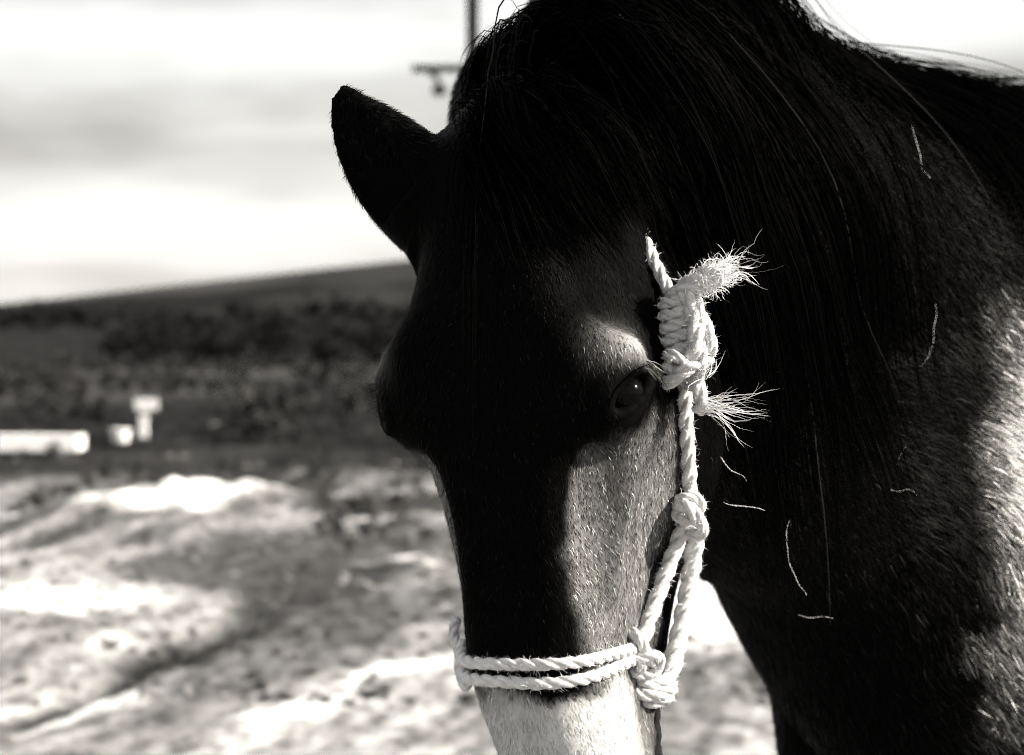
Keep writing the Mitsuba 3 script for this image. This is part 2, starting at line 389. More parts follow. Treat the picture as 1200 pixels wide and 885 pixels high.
# long hair: grown strand by strand, pushed out of the body
def grow(root, d0, length, k, grav, off, stiff=.55, wind=(0, 0, 0), wob=.0, seed=1):
    n = len(root); step = (length / (k - 1))[:, None]
    P = [root]; d = d0 / np.linalg.norm(d0, axis=1, keepdims=True)
    g = np.array([0, 0, -1.0]) * grav + np.array(wind)
    for i in range(k - 1):
        wv = (np.stack([meshkit.noise(P[-1] * 18 + j * 31, seed + j) for j in range(3)], -1) - .5) * wob
        d = d * stiff + (1 - stiff) * g + wv; d /= np.linalg.norm(d, axis=1, keepdims=True)
        q = P[-1] + d * step
        s = sdf(q); m = s < off
        if m.any():
            gr = sdf_grad(q[m], .004); q[m] += gr * (off[m] - s[m] if np.ndim(off) else off - s[m])[:, None]
            dd = q[m] - P[-1][m]; d[m] = dd / (np.linalg.norm(dd, axis=1, keepdims=True) + 1e-9)
        P.append(q)
    return np.stack(P, 1)
def strands(guides, per, spread_root, spread_tip, seed):
    r = np.random.default_rng(seed)
    n, k, _ = guides.shape
    t = np.linspace(0, 1, k)[None, None, :, None]
    o = r.normal(size=(n, per, 1, 3)) * (spread_root * (1 - t) + spread_tip * np.sin(t * 2.4) ** 1 )
    cut = r.uniform(.72, 1.0, (n, per))
    S = guides[:, None] + o
    S = S.reshape(n * per, k, 3); cut = cut.reshape(-1)
    tt = np.linspace(0, k - 1, k)[None] * cut[:, None]
    i = np.clip(np.floor(tt).astype(int), 0, k - 2); f = (tt - i)[..., None]
    ar = np.arange(len(S))[:, None]
    return S[ar, i] * (1 - f) + S[ar, i + 1] * f
def strand_ply(S, width, colour, mat='mane_mat'):
    tang = np.gradient(S, axis=1); tang /= np.linalg.norm(tang, axis=-1, keepdims=True) + 1e-9
    view = CAM - S; side = np.cross(tang, rng.normal(size=(len(S), 1, 3)) * .55 + np.array([.35, -.9, .1]))
    side /= np.linalg.norm(side, axis=-1, keepdims=True) + 1e-9
    nrm = np.cross(side, tang); nrm *= np.sign((nrm * np.array([.3, -.9, .3])).sum(-1, keepdims=True) + 1e-9)
    return hair_ply(S, width, colour, mat, side, True, nrm)

crest = np.array([[-.012, 2.20, 1.360], [.020, 2.36, 1.450], [.09, 2.54, 1.53], [.16, 2.68, 1.572], [.36, 2.95, 1.450], [.56, 3.10, 1.430]])
cp = PI(np.linspace(0, 1, len(crest)), crest)
NECKL = np.array([.80, -.58, .0])
# left fall of the mane
NL = 420
tr = np.sort(rng.random(NL)) ** .9
root = cp(tr) + rng.normal(size=(NL, 3)) * .012
back = np.clip(1 - tr * 3, 0, 1)[:, None]
d0 = (NECKL * (1 - back) + np.array([.75, .45, 0]) * back) * rng.uniform(.4, 1.2, (NL, 1)) + np.array([0, 0, 1]) * np.interp(tr, [0, .45, .65, 1], [.6, .55, .05, -.05])[:, None] + rng.normal(size=(NL, 3)) * .2
gl = grow(root, d0, rng.uniform(.85, 1.1, NL) * np.interp(tr, [0, .25, .5, .72, .85, 1], [.55, .70, .74, .62, .40, .26]), 18, 1.0, rng.uniform(.10, 1, NL) * np.interp(tr, [0, .5, .7, 1], [.05, .04, .010, .006]), .62, wind=(.10, .22, 0), wob=.35, seed=3)
S1 = strands(gl, 26, .007, .013, 11)
def mane_part(key, S, w0, w1, stray=.0015):
    lim = -.050 + .012 * rng.normal(size=(len(S), 1)) * .5 + 2 * np.clip(S[..., 2] - 1.455, 0, 1)      # nothing falls over the far side
    S = S[~((S[..., 0] < lim) & (S[..., 2] > 1.2)).any(1)]
    S = S[~((S[..., 0] > .100) & (S[..., 0] < .20) & (S[..., 2] > 1.10) & (S[..., 2] < 1.268) & (S[..., 1] < 2.13)).any(1)]   # nor before the halter knot
    add(key, strand_ply(S, rng.uniform(w0, w1, len(S)), np.where(rng.random(len(S)) < stray, .03, np.exp(rng.normal(math.log(.00035), .9, len(S))))))  # a few strands coloured pale to stand for glinting hairs
mane_part('horse__mane', S1, .0009, .0016)
# short upright, windblown hair along the crest, and a fall over the far side
NR = 420
tr = rng.random(NR)
root = cp(tr) + rng.normal(size=(NR, 3)) * .012
d0 = np.stack([np.full(NR, .65), np.full(NR, .35), np.interp(tr, [0, .5, .7, 1], [.75, .7, .42, .35])], 1) + rng.normal(size=(NR, 3)) * .25
gu = grow(root, d0, rng.uniform(.75, 1.25, NR) * np.interp(tr, [0, .6, .75, 1], [.11, .08, .042, .036]), 10, .6, np.full(NR, .003), .80, wind=(.5, .25, .15), wob=.3, seed=5)
S2 = strands(gu, 18, .008, .010, 12)
mane_part('horse__mane_001', S2, .0008, .0014, 0)
NF = 150
tr = rng.random(NF) * .45 + .10
root = cp(tr) + rng.normal(size=(NF, 3)) * .010
d0 = np.array([-.35, .4, 0]) * rng.uniform(.3, .9, (NF, 1)) + np.array([0, 0, .1]) + rng.normal(size=(NF, 3)) * .18
gf = grow(root, d0, rng.uniform(.05, .11, NF), 12, 1.3, rng.uniform(.003, .012, NF), .42, wind=(.15, .2, 0), wob=.25, seed=6)
S3 = strands(gf, 24, .007, .009, 13)
mane_part('horse__mane_002', S3, .0008, .0014, 0)
# forelock, swept to the left over the temple and the left ear
NK = 150
root = np.array([hp(rng.uniform(-.012, .055), rng.uniform(-.06, .0), rng.uniform(-.07, -.02)) for _ in range(NK)])
d0 = Fv * .25 + Sv * rng.uniform(.35, 1.2, (NK, 1)) + np.array([0, 0, .25]) + rng.normal(size=(NK, 3)) * .15
gk = grow(root, d0, rng.uniform(.09, .19, NK), 12, .8, rng.uniform(.002, .014, NK), .66, wind=(.35, .0, 0), wob=.3, seed=8)
S4 = strands(gk, 26, .006, .008, 14)
mane_part('horse__forelock', S4, .0008, .0013, 0)

# ------------------------------------------------------------------ rope halter
def spline(pts, step=.0016):
    pts = np.asarray(pts, float)
    t = np.r_[0, np.cumsum(np.linalg.norm(np.diff(pts, axis=0), axis=1))]
    from scipy.interpolate import CubicSpline
    if len(pts) == 2: return pts[0] + (pts[1] - pts[0]) * np.linspace(0, 1, max(int(t[-1] / step), 3))[:, None]
    cs = CubicSpline(t, pts)
    return cs(np.linspace(0, t[-1], max(int(t[-1] / step), 8)))
def rope_mesh(path, r, pitch=4.0, sides=24, lay=3, phase=0., taper=None, raw=False):
    p = path if raw else spline(path)
    n = len(p)
    tg = np.gradient(p, axis=0); tg /= np.linalg.norm(tg, axis=1, keepdims=True) + 1e-12
    a = np.cross(tg[0], [.3, .9, .2]); a /= np.linalg.norm(a); fr = [a]
    for i in range(1, n):
        a = a - tg[i] * (a @ tg[i]); a /= np.linalg.norm(a); fr.append(a)
    A = np.array(fr); B = np.cross(tg, A)
    s = np.r_[0, np.cumsum(np.linalg.norm(np.diff(p, axis=0), axis=1))]
    tw = s / (pitch * 2 * r) * 2 * math.pi + phase
    th = np.arange(sides) / sides * 2 * math.pi
    ang = th[None] + tw[:, None]
    cusp = np.abs(np.cos(lay * th / 2)) ** .8
    rad = r * (.64 + .41 * cusp)[None] * np.ones((n, 1))
    rad = rad * (1 + .10 * (meshkit.noise(np.stack([s * 500 + 0 * s, s * 0 + r * 999, s * 0], -1)) - .5)[:, None])
    if taper is not None: rad = rad * np.interp(np.linspace(0, 1, n), *taper)[:, None]
    Vv = p[:, None] + rad[..., None] * (np.cos(ang)[..., None] * A[:, None] + np.sin(ang)[..., None] * B[:, None])
    fine = meshkit.noise(Vv * 900, 2)[..., None] - .5
    Vv = Vv + fine * .0007 * (np.cos(ang)[..., None] * A[:, None] + np.sin(ang)[..., None] * B[:, None])
    i, j = np.meshgrid(np.arange(n - 1), np.arange(sides), indexing='ij')
    q = np.stack([i * sides + j, i * sides + (j + 1) % sides, (i + 1) * sides + (j + 1) % sides, (i + 1) * sides + j], -1).reshape(-1, 4)
    f = np.vstack([q[:, [0, 1, 2]], q[:, [0, 2, 3]]])
    c0, c1 = n * sides, n * sides + 1
    caps = [[c0, (j + 1) % sides, j] for j in range(sides)] + [[c1, (n - 1) * sides + j, (n - 1) * sides + (j + 1) % sides] for j in range(sides)]
    return trimesh.Trimesh(np.vstack([Vv.reshape(-1, 3), p[:1] - tg[:1] * r * .4, p[-1:] + tg[-1:] * r * .4]), np.vstack([f, caps]), process=False)
FUZZ = []
def rope_part(key, meshes, label=None, mat='rope_mat', fuzz=True):
    m = trimesh.util.concatenate(meshes)
    if fuzz: FUZZ.append(m)
    add(key, mikit.ply(m, mat, smooth=True), label)
thing('rope_halter', 'pale twisted rope halter knotted around the head of the black horse', 'halter')
def surf(pxs, Y, off):           # points on the head, raised by the rope's own radius
    return snap(np.array([at(x, y, Y) for x, y in pxs]), off)
r1 = .0053
# two runs over the nose
NB = [(.046, -.128), (.058, -.09), (.062, -.05), (.056, -.012), (.035, .014), (0, .018), (-.035, .014), (-.056, -.012), (-.064, -.05), (-.060, -.10), (-.045, -.15), (-.02, -.175)]
for k_ in (0, 1):
    vv = np.interp(np.arange(len(NB)), [0, 1.5, 4, 7, 8.5, 11], [.396 if k_ == 0 else .402, .392 if k_ == 0 else .404, .391 if k_ == 0 else .4055, .389 if k_ == 0 else .403, .380 if k_ == 0 else .389, .37])
    P = snap(np.array([hp(a, v, w) for (a, w), v in zip(NB, vv)]), r1 * .95)
    rope_part('rope_halter__noseband' + ('' if k_ == 0 else '_001'), [rope_mesh(P, r1, phase=k_ * 1.1)])
rope_part('rope_halter__knot_004', [rope_mesh([hp(-.056, .408, -.030), hp(-.071, .410, -.050), hp(-.078, .397, -.060), hp(-.070, .383, -.052), hp(-.060, .384, -.034)], .0050),
    rope_mesh([hp(-.066, .398, -.044), hp(-.077, .384, -.056), hp(-.083, .372, -.064), hp(-.081, .362, -.068)], .0046)], 'small knot at the far end of the noseband')
# cheek rope, then two runs down to the noseband
Yc = 2.13
K1, K2, K3, K4 = at(806, 398, 2.10), at(808, 602, 2.11), at(752, 768, 2.035), at(762, 800, 2.045)
rope_part('rope_halter__cheek_rope', [rope_mesh([at(803, 440, 2.106), at(804, 490, 2.112), at(807, 540, 2.122), at(809, 600, 2.136)], .0068)])
rope_part('rope_halter__cheek_rope_001', [rope_mesh([at(806, 605, 2.134), at(793, 640, 2.144), at(771, 700, 2.138), at(748, 765, 2.118)], .0074, phase=.5)])
rope_part('rope_halter__cheek_rope_002', [rope_mesh([at(815, 615, 2.148), at(813, 650, 2.160), at(802, 720, 2.160), at(786, 792, 2.142)], .0086, 3.2, phase=1.5)])
rope_part('rope_halter__crown_rope', [rope_mesh([at(735, 235, 2.165), at(748, 268, 2.14), at(760, 292, 2.12), at(772, 318, 2.108), at(786, 345, 2.10), at(795, 380, 2.10)], .0056)])
# knots
def loop(c, rx, ry, rz, a0, a1, rise=(0, 0, 0), tilt=0., n=14):
    out = []
    for t in np.linspace(0, 1, n):
        a = a0 + (a1 - a0) * t
        x, y, z = rx * math.cos(a), -ry * math.sin(a), 0.0
        z += rz * math.cos(a)
        out.append(np.array(c) + np.array([x, y, z]) + np.array(rise) * (t - .5))
    return out
kn = []
top, bot = at(792, 345, 2.094), at(802, 432, 2.094)
wr = []
for i in range(6 * 12 + 1):                              # the wrapped turns
    t = i / 72; c = top + (bot - top) * t
    a = 2 * math.pi * i / 12 + rng.normal() * .06
    w = .0135 + .0035 * math.sin(t * 3.1)
    wr.append(c + np.array([math.cos(a) * w + .003, -math.sin(a) * .011, .0035 * math.cos(a) + rng.normal() * .0006]))
kn.append(rope_mesh(wr, .0053, 3.2))
kn.append(rope_mesh([at(800, 340, 2.080), at(812, 356, 2.076), at(824, 380, 2.076), at(831, 402, 2.080), at(829, 412, 2.088), at(818, 404, 2.092)], .0074))
kn.append(rope_mesh([at(808, 350, 2.084), at(815, 380, 2.073), at(814, 410, 2.074), at(806, 424, 2.082)], .0078, phase=1))
kn.append(rope_mesh([at(784, 420, 2.078), at(792, 418, 2.070), at(800, 424, 2.072), at(797, 433, 2.078), at(786, 433, 2.080), at(782, 426, 2.078)], .0050))
kn.append(rope_mesh([at(782, 449, 2.084), at(795, 440, 2.074), at(810, 430, 2.072), at(824, 424, 2.082), at(830, 420, 2.092)], .0064))
kn.append(rope_mesh([at(822, 398, 2.075), at(824, 418, 2.073), at(821, 438, 2.074), at(815, 450, 2.082), at(806, 452, 2.098)], .0040))
kn.append(rope_mesh([at(812, 440, 2.088), at(819, 456, 2.081), at(822, 472, 2.082), at(818, 480, 2.088)], .0066))
rope_part('rope_halter__knot', kn, 'large wrapped knot of many turns below the left ear')
c = K2
kn = [rope_mesh([at(796, 596, 2.130), at(800, 584, 2.122), at(812, 582, 2.120), at(821, 590, 2.126), at(816, 598, 2.136)], .0052),
      rope_mesh([at(794, 605, 2.138), at(797, 594, 2.124), at(806, 594, 2.114), at(815, 604, 2.113), at(822, 616, 2.118), at(820, 626, 2.128), at(811, 622, 2.138)], .0064),
      rope_mesh([at(793, 600, 2.136), at(798, 608, 2.123), at(806, 610, 2.118), at(812, 606, 2.130)], .0050)]
rope_part('rope_halter__knot_001', kn, 'small overhand knot halfway down the cheek')
kn = [rope_mesh([at(735, 748, 2.118), at(738, 742, 2.108), at(748, 748, 2.100), at(757, 764, 2.100), at(765, 778, 2.108)], .0052),
      rope_mesh([at(742, 762, 2.110), at(754, 772, 2.098), at(768, 770, 2.100), at(774, 778, 2.110), at(768, 790, 2.112), at(752, 792, 2.110), at(738, 788, 2.112)], .0048),
      rope_mesh([at(736, 752, 2.113), at(744, 764, 2.102), at(752, 780, 2.100), at(746, 788, 2.110)], .0044)]
rope_part('rope_halter__knot_002', kn, 'loose knot at the side of the noseband')
kn = [rope_mesh([at(788, 789, 2.142), at(777, 801, 2.128), at(759, 803, 2.122), at(744, 803, 2.126), at(736, 811, 2.137), at(749, 821, 2.132), at(770, 823, 2.128), at(785, 815, 2.138), at(780, 803, 2.152)], .0064),
      rope_mesh([at(742, 803, 2.127), at(752, 815, 2.118), at(772, 815, 2.120), at(788, 805, 2.137)], .0058)]
rope_part('rope_halter__knot_003', kn, 'fuzzy knot hanging under the chin')
rope_part('rope_halter__lead_rope', [rope_mesh([at(762, 815, 2.142), at(765, 840, 2.145), at(767, 880, 2.148), at(772, 1000, 2.160), at(790, 1250, 2.210), at(820, 1600, 2.290)], .0072)], 'dark rope hanging straight down from the chin knot', 'dark_rope_mat', False)
# frayed ends: a rope core that opens into fibres
def frayed(key, base, tipdir, L, n, spread, curl, label, r0=.006, seed=1, wid=.0007):
    r = np.random.default_rng(seed)
    base = np.array(base); d = np.array(tipdir, float); d /= np.linalg.norm(d)
    root = base + r.normal(size=(n, 3)) * r0 * .5
    dd = d + r.normal(size=(n, 3)) * spread
    dd /= np.linalg.norm(dd, axis=1, keepdims=True)
    k = 9; P = [root]; st = (L * r.uniform(.45, 1.05, n) / (k - 1))[:, None]
    for i in range(k - 1):
        dd = dd + (np.stack([meshkit.noise(P[-1] * 90 + 7 * j + seed, j) for j in range(3)], -1) - .5) * curl + r.normal(size=(n, 3)) * curl * .25
        dd /= np.linalg.norm(dd, axis=1, keepdims=True)
        P.append(P[-1] + dd * st)
    S = np.stack(P, 1)
    side = np.cross(np.gradient(S, axis=1), r.normal(size=(n, 1, 3)) + [0, -1, 0]); side /= np.linalg.norm(side, axis=-1, keepdims=True) + 1e-9
    path = hair_ply(S, r.uniform(.6, 1.4, n) * wid, np.full(n, .6), 'fibre_mat', side, True, None)
    add(key, path, label)
ea, eb = at(788, 347, 2.086), at(851, 317, 2.066)
rope_part('rope_halter__rope_end', [rope_mesh([ea, ea + (eb - ea) * .3 + [0, -.004, .004], ea + (eb - ea) * .65 + [0, -.003, .003], eb], .0074, taper=([0, .5, .85, 1], [.85, 1.05, 1.1, .8]))])
for k_ in range(5):                                       # the untwisted end: tufts of fibre along the core, one long wisp
    frayed('rope_halter__frayed_end' + ('' if k_ == 0 else f'_{k_:03d}'), ea + (eb - ea) * (.45 + .14 * k_), (eb - ea) + np.array([0, 0, (-.012, .016, -.016, .010, 0.0)[k_]]), (.016, .020, .018, .020, .040)[k_], (150, 170, 170, 190, 26)[k_], (.55, .55, .5, .45, .30)[k_], .8, 'ragged tuft of pale fibres at the upper rope end' if k_ == 0 else None, .011, 2 + 10 * k_, .0008)
frayed('rope_halter__wiry_end', at(824, 474, 2.082), at(890, 484, 2.05) - at(822, 472, 2.082), .066, 46, .20, .55, 'sparse wiry fibres spreading from the lower rope end', .007, 3, .0009)
frayed('rope_halter__wiry_end_001', at(824, 442, 2.080), at(850, 428, 2.05) - at(824, 442, 2.080), .030, 22, .45, .7, 'few wiry fibres beside the wrapped knot', .005, 4, .0008)
# fuzz on the ropes
fm = trimesh.util.concatenate(FUZZ)
pf, fi = trimesh.sample.sample_surface(fm, 9000, seed=4)
nf = fm.face_normals[fi]; tgf = rng.normal(size=pf.shape)
d1 = nf * .6 + tgf * .5; d1 /= np.linalg.norm(d1, axis=1, keepdims=True)
Lf = rng.uniform(.0015, .006, (len(pf), 1))
Sf = np.stack([pf, pf + d1 * Lf * .5, pf + (d1 * .9 + rng.normal(size=pf.shape) * .25) * Lf], 1)
sdn = np.cross(d1, rng.normal(size=pf.shape)); sdn /= np.linalg.norm(sdn, axis=1, keepdims=True)
add('rope_halter__fuzz', hair_ply(Sf, np.full(len(pf), .0004), np.full(len(pf), .6), 'fibre_mat', np.repeat(sdn[:, None], 3, 1)), kind='stuff')

# stray straws caught in the mane
STRAWS = [([(1068, 148), (1073, 172), (1080, 192), (1088, 211)], 2.58, .0010, 'thin pale straw high on the dark neck near the top right corner'),
          ([(1098, 356), (1094, 390), (1086, 420), (1080, 430)], 2.60, .0010, 'thin curved pale straw beside the upper edge of the lit shoulder'),
          ([(1062, 522), (1050, 548), (1046, 575), (1050, 596)], 2.52, .0009, 'fine wavy straw crossing another one left of the lit shoulder'),
          ([(1025, 566), (1034, 572), (1050, 574), (1075, 582)], 2.50, .0013, 'short pale straw lying level on the dark neck left of the lit shoulder'),
          ([(926, 612), (923, 640), (929, 668), (944, 700)], 2.34, .0014, 'bent pale straw hanging above the notch of bright ground'),
          ([(936, 722), (950, 723), (965, 724), (978, 726)], 2.42, .0011, 'short level straw low on the chest below the bent straw'),
          ([(836, 524), (848, 540), (862, 552), (874, 566)], 2.20, .0016, 'frayed pale straw right of the cheek rope above the small knot'),
          ([(848, 586), (862, 590), (880, 593), (898, 599)], 2.20, .0018, 'brightest straw right of the small cheek knot')]
for i, (pp, Y, r, lab) in enumerate(STRAWS):
    P = np.array([at(x, y, Y) for x, y in pp]); P[:, 1] = Y
    sgn = sdf(P)
    Q = spline(P, .006); Q = Q + (np.stack([meshkit.noise(Q * 70 + 5 * i, k_) for k_ in range(3)], -1) - .5) * .005
    m = rope_mesh(Q, r * .40, 6, 8, 2, taper=([0, .3, .6, 1], [.3, 1.15, .8, .25]))
    add('straw' + ('' if i == 0 else f'_{i:03d}'), mikit.ply(m, 'straw_mat', smooth=True), lab, 'straw')

# ------------------------------------------------------------------ ground, hill
def gpos(px, py):
    D = 1.2 * 2823 / (py - 368.6); return (px - 600) * D / 2823, D
PATCH = []      # (x, y, half length, half width, angle, albedo)
def patch(a, b, half, val):
    (xa, ya), (xb, yb) = gpos(*a), gpos(*b)
    PATCH.append(((xa + xb) / 2, (ya + yb) / 2, math.hypot(xb - xa, yb - ya) / 2 + half * .5, half, math.atan2(yb - ya, xb - xa), val))
patch((70, 610), (150, 600), .45, .55); patch((190, 600), (225, 575), .5, .6); patch((250, 585), (320, 578), .4, .5); patch((20, 690), (150, 660), .4, .24)
patch((340, 548), (360, 543), .25, .25); patch((266, 497), (292, 491), .3, .16)
patch((300, 770), (470, 700), .28, .06); patch((130, 540), (330, 530), 1.6, .018); patch((40, 600), (20, 600), .3, .07)
patch((240, 675), (470, 620), .9, .05); patch((470, 650), (500, 655), .16, .5); patch((420, 590), (520, 580), .9, .03)
patch((20, 838), (150, 788), .10, .02); patch((150, 788), (300, 722), .20, .018); patch((300, 722), (440, 650), .35, .03)
patch((300, 850), (420, 795), .07, .5); patch((420, 795), (525, 750), .09, .5); patch((60, 830), (200, 800), .12, .5)
patch((30, 700), (120, 690), .5, .4); patch((300, 800), (480, 740), .10, .10)
patch((835, 690), (890, 740), .9, .6); patch((10, 470), (120, 450), 3.0, .035); patch((200, 440), (440, 430), 6.0, .03)
def ground_col(p, n, uv):
    wx = p.x + .5 * (fbm(p.x * 1.3, p.y * 1.3, 3.0) - .5); wy = p.y + .9 * (fbm(p.x * 1.1 + 9, p.y * 1.1, 8.0) - .5)
    across = p.x - .20 * p.y
    f = .7 * fbm(across * 3.4, p.y * .30, 0.5, 4) + .3 * fbm(across * 9.0, p.y * .5, 2.5, 3)
    far = smoothstep(14.5, 19.5, wy)
    m = fbm(p.x * 5.5 + 3, p.y * 1.7, 6.5, 4)
    nearer = 1 - smoothstep(7.5, 10.5, wy + wx * 1.2)
    v = .024 + .20 * smoothstep(.38, .64, f) + .05 * smoothstep(.42, .68, m) + .06 * nearer
    v = v * (1 - far) + (.004 + .012 * smoothstep(.4, .7, m)) * far
    for (x, y, L, w, an, val) in PATCH:
        c, s = math.cos(an), math.sin(an)
        a, b = ((wx - x) * c + (wy - y) * s) / L, ((wy - y) * c - (wx - x) * s) / w
        k = 1 - smoothstep(.55, 1.25, dr.sqrt(a * a + b * b))
        v = v * (1 - k) + val * k
    g = fbm(p.x * 17, p.y * 7, 1.5, 4)
    return mi.Color3f(v * (.48 + 1.05 * smoothstep(.28, .72, g)))
scene['ground_mat'] = princ(proc(ground_col), .9, .05)
gx = np.unique(np.r_[-np.geomspace(6, 1500, 40)[::-1], np.linspace(-6, 6, 121), np.geomspace(6, 1500, 40)])
gy = np.unique(np.r_[-np.geomspace(4, 1500, 30)[::-1], np.linspace(-4, 30, 280), np.geomspace(30, 2500, 50)])
GX, GY = np.meshgrid(gx, gy, indexing='ij')
def ground_z(x, y):
    p = np.stack([x, y, 0 * x], -1)
    z = .10 * (meshkit.fbm(p * [1.2, .8, 1], 4, 2) - .5) + .03 * (meshkit.noise(p * 5, 4) - .5)
    r = np.hypot(x - .9, y - 3.2); z = z * np.clip((r - 1.2) / 2.0, 0.1, 1)
    rut = np.exp(-((x + 1.48 + (y - 7.34) * -.16) / .09) ** 2) * np.exp(-((y - 9) / 4) ** 2)
    for (px, py, hh, sx) in ((75, 612, .09, .30), (130, 604, .12, .22), (205, 596, .17, .22), (262, 590, .12, .25), (318, 585, .08, .2), (345, 552, .10, .22), (488, 668, .08, .10), (300, 505, .12, .5), (400, 560, .10, .4)):
        a, b = gpos(px, py)
        z = z + hh * np.exp(-((x - a) / sx) ** 2 - ((y - b) / (sx * 1.8)) ** 2) * (.7 + .6 * meshkit.noise(np.stack([x, y, 0 * x], -1) * 9, 3))
    return z - .07 * rut - .012
GZ = ground_z(GX, GY) 
ni, nj = len(gx), len(gy)
i, j = np.meshgrid(np.arange(ni - 1), np.arange(nj - 1), indexing='ij')
q = np.stack([i * nj + j, (i + 1) * nj + j, (i + 1) * nj + j + 1, i * nj + j + 1], -1).reshape(-1, 4)
add('ground', mikit.ply((np.stack([GX, GY, GZ], -1).reshape(-1, 3), q), 'ground_mat', smooth=True), 'open trampled ground with pale and dark muddy patches', None, None, 'structure')
# low hill
hx = np.linspace(-500, 500, 201); hy = np.linspace(140, 620, 81)
HX, HY = np.meshgrid(hx, hy, indexing='ij')
def hill_z(x, y):
    u = (x + 63) * .118 + 2.2
    h = 5.5 + 7.5 * np.tanh((u - 5.5) / 7.5) if np.isscalar(u) else np.where(u < 5.5, np.maximum(u, 1.2 + .01 * (u + 60)), 5.5 + 7.5 * np.tanh((u - 5.5) / 7.5))
    h = h + 1.0 * (meshkit.fbm(np.stack([x * .012, y * .006, 0 * x], -1), 3, 6) - .5)
    prof = np.clip((y - 140) / 160, 0, 1); prof = prof * prof * (3 - 2 * prof)
    back = np.clip((620 - y) / 200, 0, 1)
    return h * prof * back - .3
HZ = hill_z(HX, HY)
ni, nj = HX.shape
i, j = np.meshgrid(np.arange(ni - 1), np.arange(nj - 1), indexing='ij')
q = np.stack([i * nj + j, (i + 1) * nj + j, (i + 1) * nj + j + 1, i * nj + j + 1], -1).reshape(-1, 4)
scene['hill_mat'] = princ(proc(lambda p, n, uv: .008 + .022 * smoothstep(.42, .68, fbm(p.x * .05, p.y * .02, 2.0, 4))), .95, .02)
add('hill', mikit.ply((np.stack([HX, HY, HZ], -1).reshape(-1, 3), q), 'hill_mat', smooth=True), 'long low dark hill on the skyline rising to the right', None, None, 'structure')

def leaves(n, rad, seed, size):
    r = np.random.default_rng(seed)
    nb = 9
    cb = r.normal(size=(nb, 3)) * rad * .38; cb[:, 2] += rad[2] * .9
    c = cb[r.integers(0, nb, n)] + r.normal(size=(n, 3)) * rad * .26
    c[:, 2] = np.abs(c[:, 2]) + .03
    a = r.normal(size=(n, 3)); a /= np.linalg.norm(a, axis=1, keepdims=True)
    b = np.cross(a, r.normal(size=(n, 3))); b /= np.linalg.norm(b, axis=1, keepdims=True)
    s = size * r.uniform(.6, 1.4, (n, 1))
    Vv = np.stack([c - a * s, c + b * s * .45, c + a * s, c - b * s * .45], 1).reshape(-1, 3)
    k = np.arange(n)[:, None] * 4
    return trimesh.Trimesh(Vv, np.vstack([k + [0, 1, 2], k + [0, 2, 3]]), process=False)
# scrub on the hill: a far-off mass
r = np.random.default_rng(3)
pts = []
base = leaves(60, np.array([1.6, 1.6, 1.1]), 5, .55)
ms = []
for i in range(1500):
    x, y = r.uniform(-170, 130), r.uniform(165, 225)
    if meshkit.noise(np.array([x * .03, y * .02, 0.]), 8) < .45: continue
    z = float(hill_z(np.array([x]), np.array([y]))[0])
    m = base.vertices * r.uniform(.35, .9) @ np.array([[math.cos(i), math.sin(i), 0], [-math.sin(i), math.cos(i), 0], [0, 0, 1]]) + [x, y, z - .1]
    ms.append(m)
Vv = np.vstack(ms); F = np.vstack([base.faces + k * len(base.vertices) for k in range(len(ms))])
add('scrub', mikit.ply(trimesh.Trimesh(Vv, F, process=False), 'leaf_mat'), 'dark scrub covering the far hill', 'scrub', None, 'stuff')
# the dark hedge of shrubs below the hill
sh = [leaves(900, np.array([.9, .7, .75]), 20 + k, .09) for k in range(3)]
trunk = trimesh.util.concatenate([rope_mesh(np.array([[0, 0, -.1], [.05 * math.cos(a), .05 * math.sin(a), .3], [.3 * math.cos(a), .3 * math.sin(a), .9]]), .03, 5, 6, 2, taper=([0, 1], [1, .4]), raw=False) for a in (0, 2, 4)]) if False else None
stem = trimesh.util.concatenate([trimesh.creation.cone(.035, 1.0, sections=7).apply_transform(trimesh.transformations.rotation_matrix(.3, [math.sin(a), math.cos(a), 0])) for a in (0, 2.1, 4.2)])
crown_shape = [mikit.ply(s, 'leaf_mat') for s in sh]; stem_shape = mikit.ply(stem, 'bark_mat')
ORD = ['leftmost shrub', 'second shrub from the left', 'third shrub from the left', 'fourth shrub from the left', 'middle one of nine shrubs', 'fourth shrub from the right', 'third shrub from the right', 'second shrub from the right', 'rightmost shrub, nearest the horse,']
for i, px in enumerate([150, 188, 226, 264, 302, 340, 378, 414, 450]):
    D = 60 + 5 * math.sin(i * 2.1); x = (px - 600) * D / 2823
    w = T().translate([x, D, -.05]).rotate([0, 0, 1], i * 77).scale([1.1, 1.0, .82 + .14 * math.sin(i * 1.7)])
    key = 'shrub' + ('' if i == 0 else f'_{i:03d}')
    thing(key, ORD[i] + ' in the dark row below the far hill', 'shrub', 'dark shrubs in a row below the hill')
    add(key + '__crown', {**crown_shape[i % 3], 'to_world': w}); add(key + '__trunk', {**stem_shape, 'to_world': w})

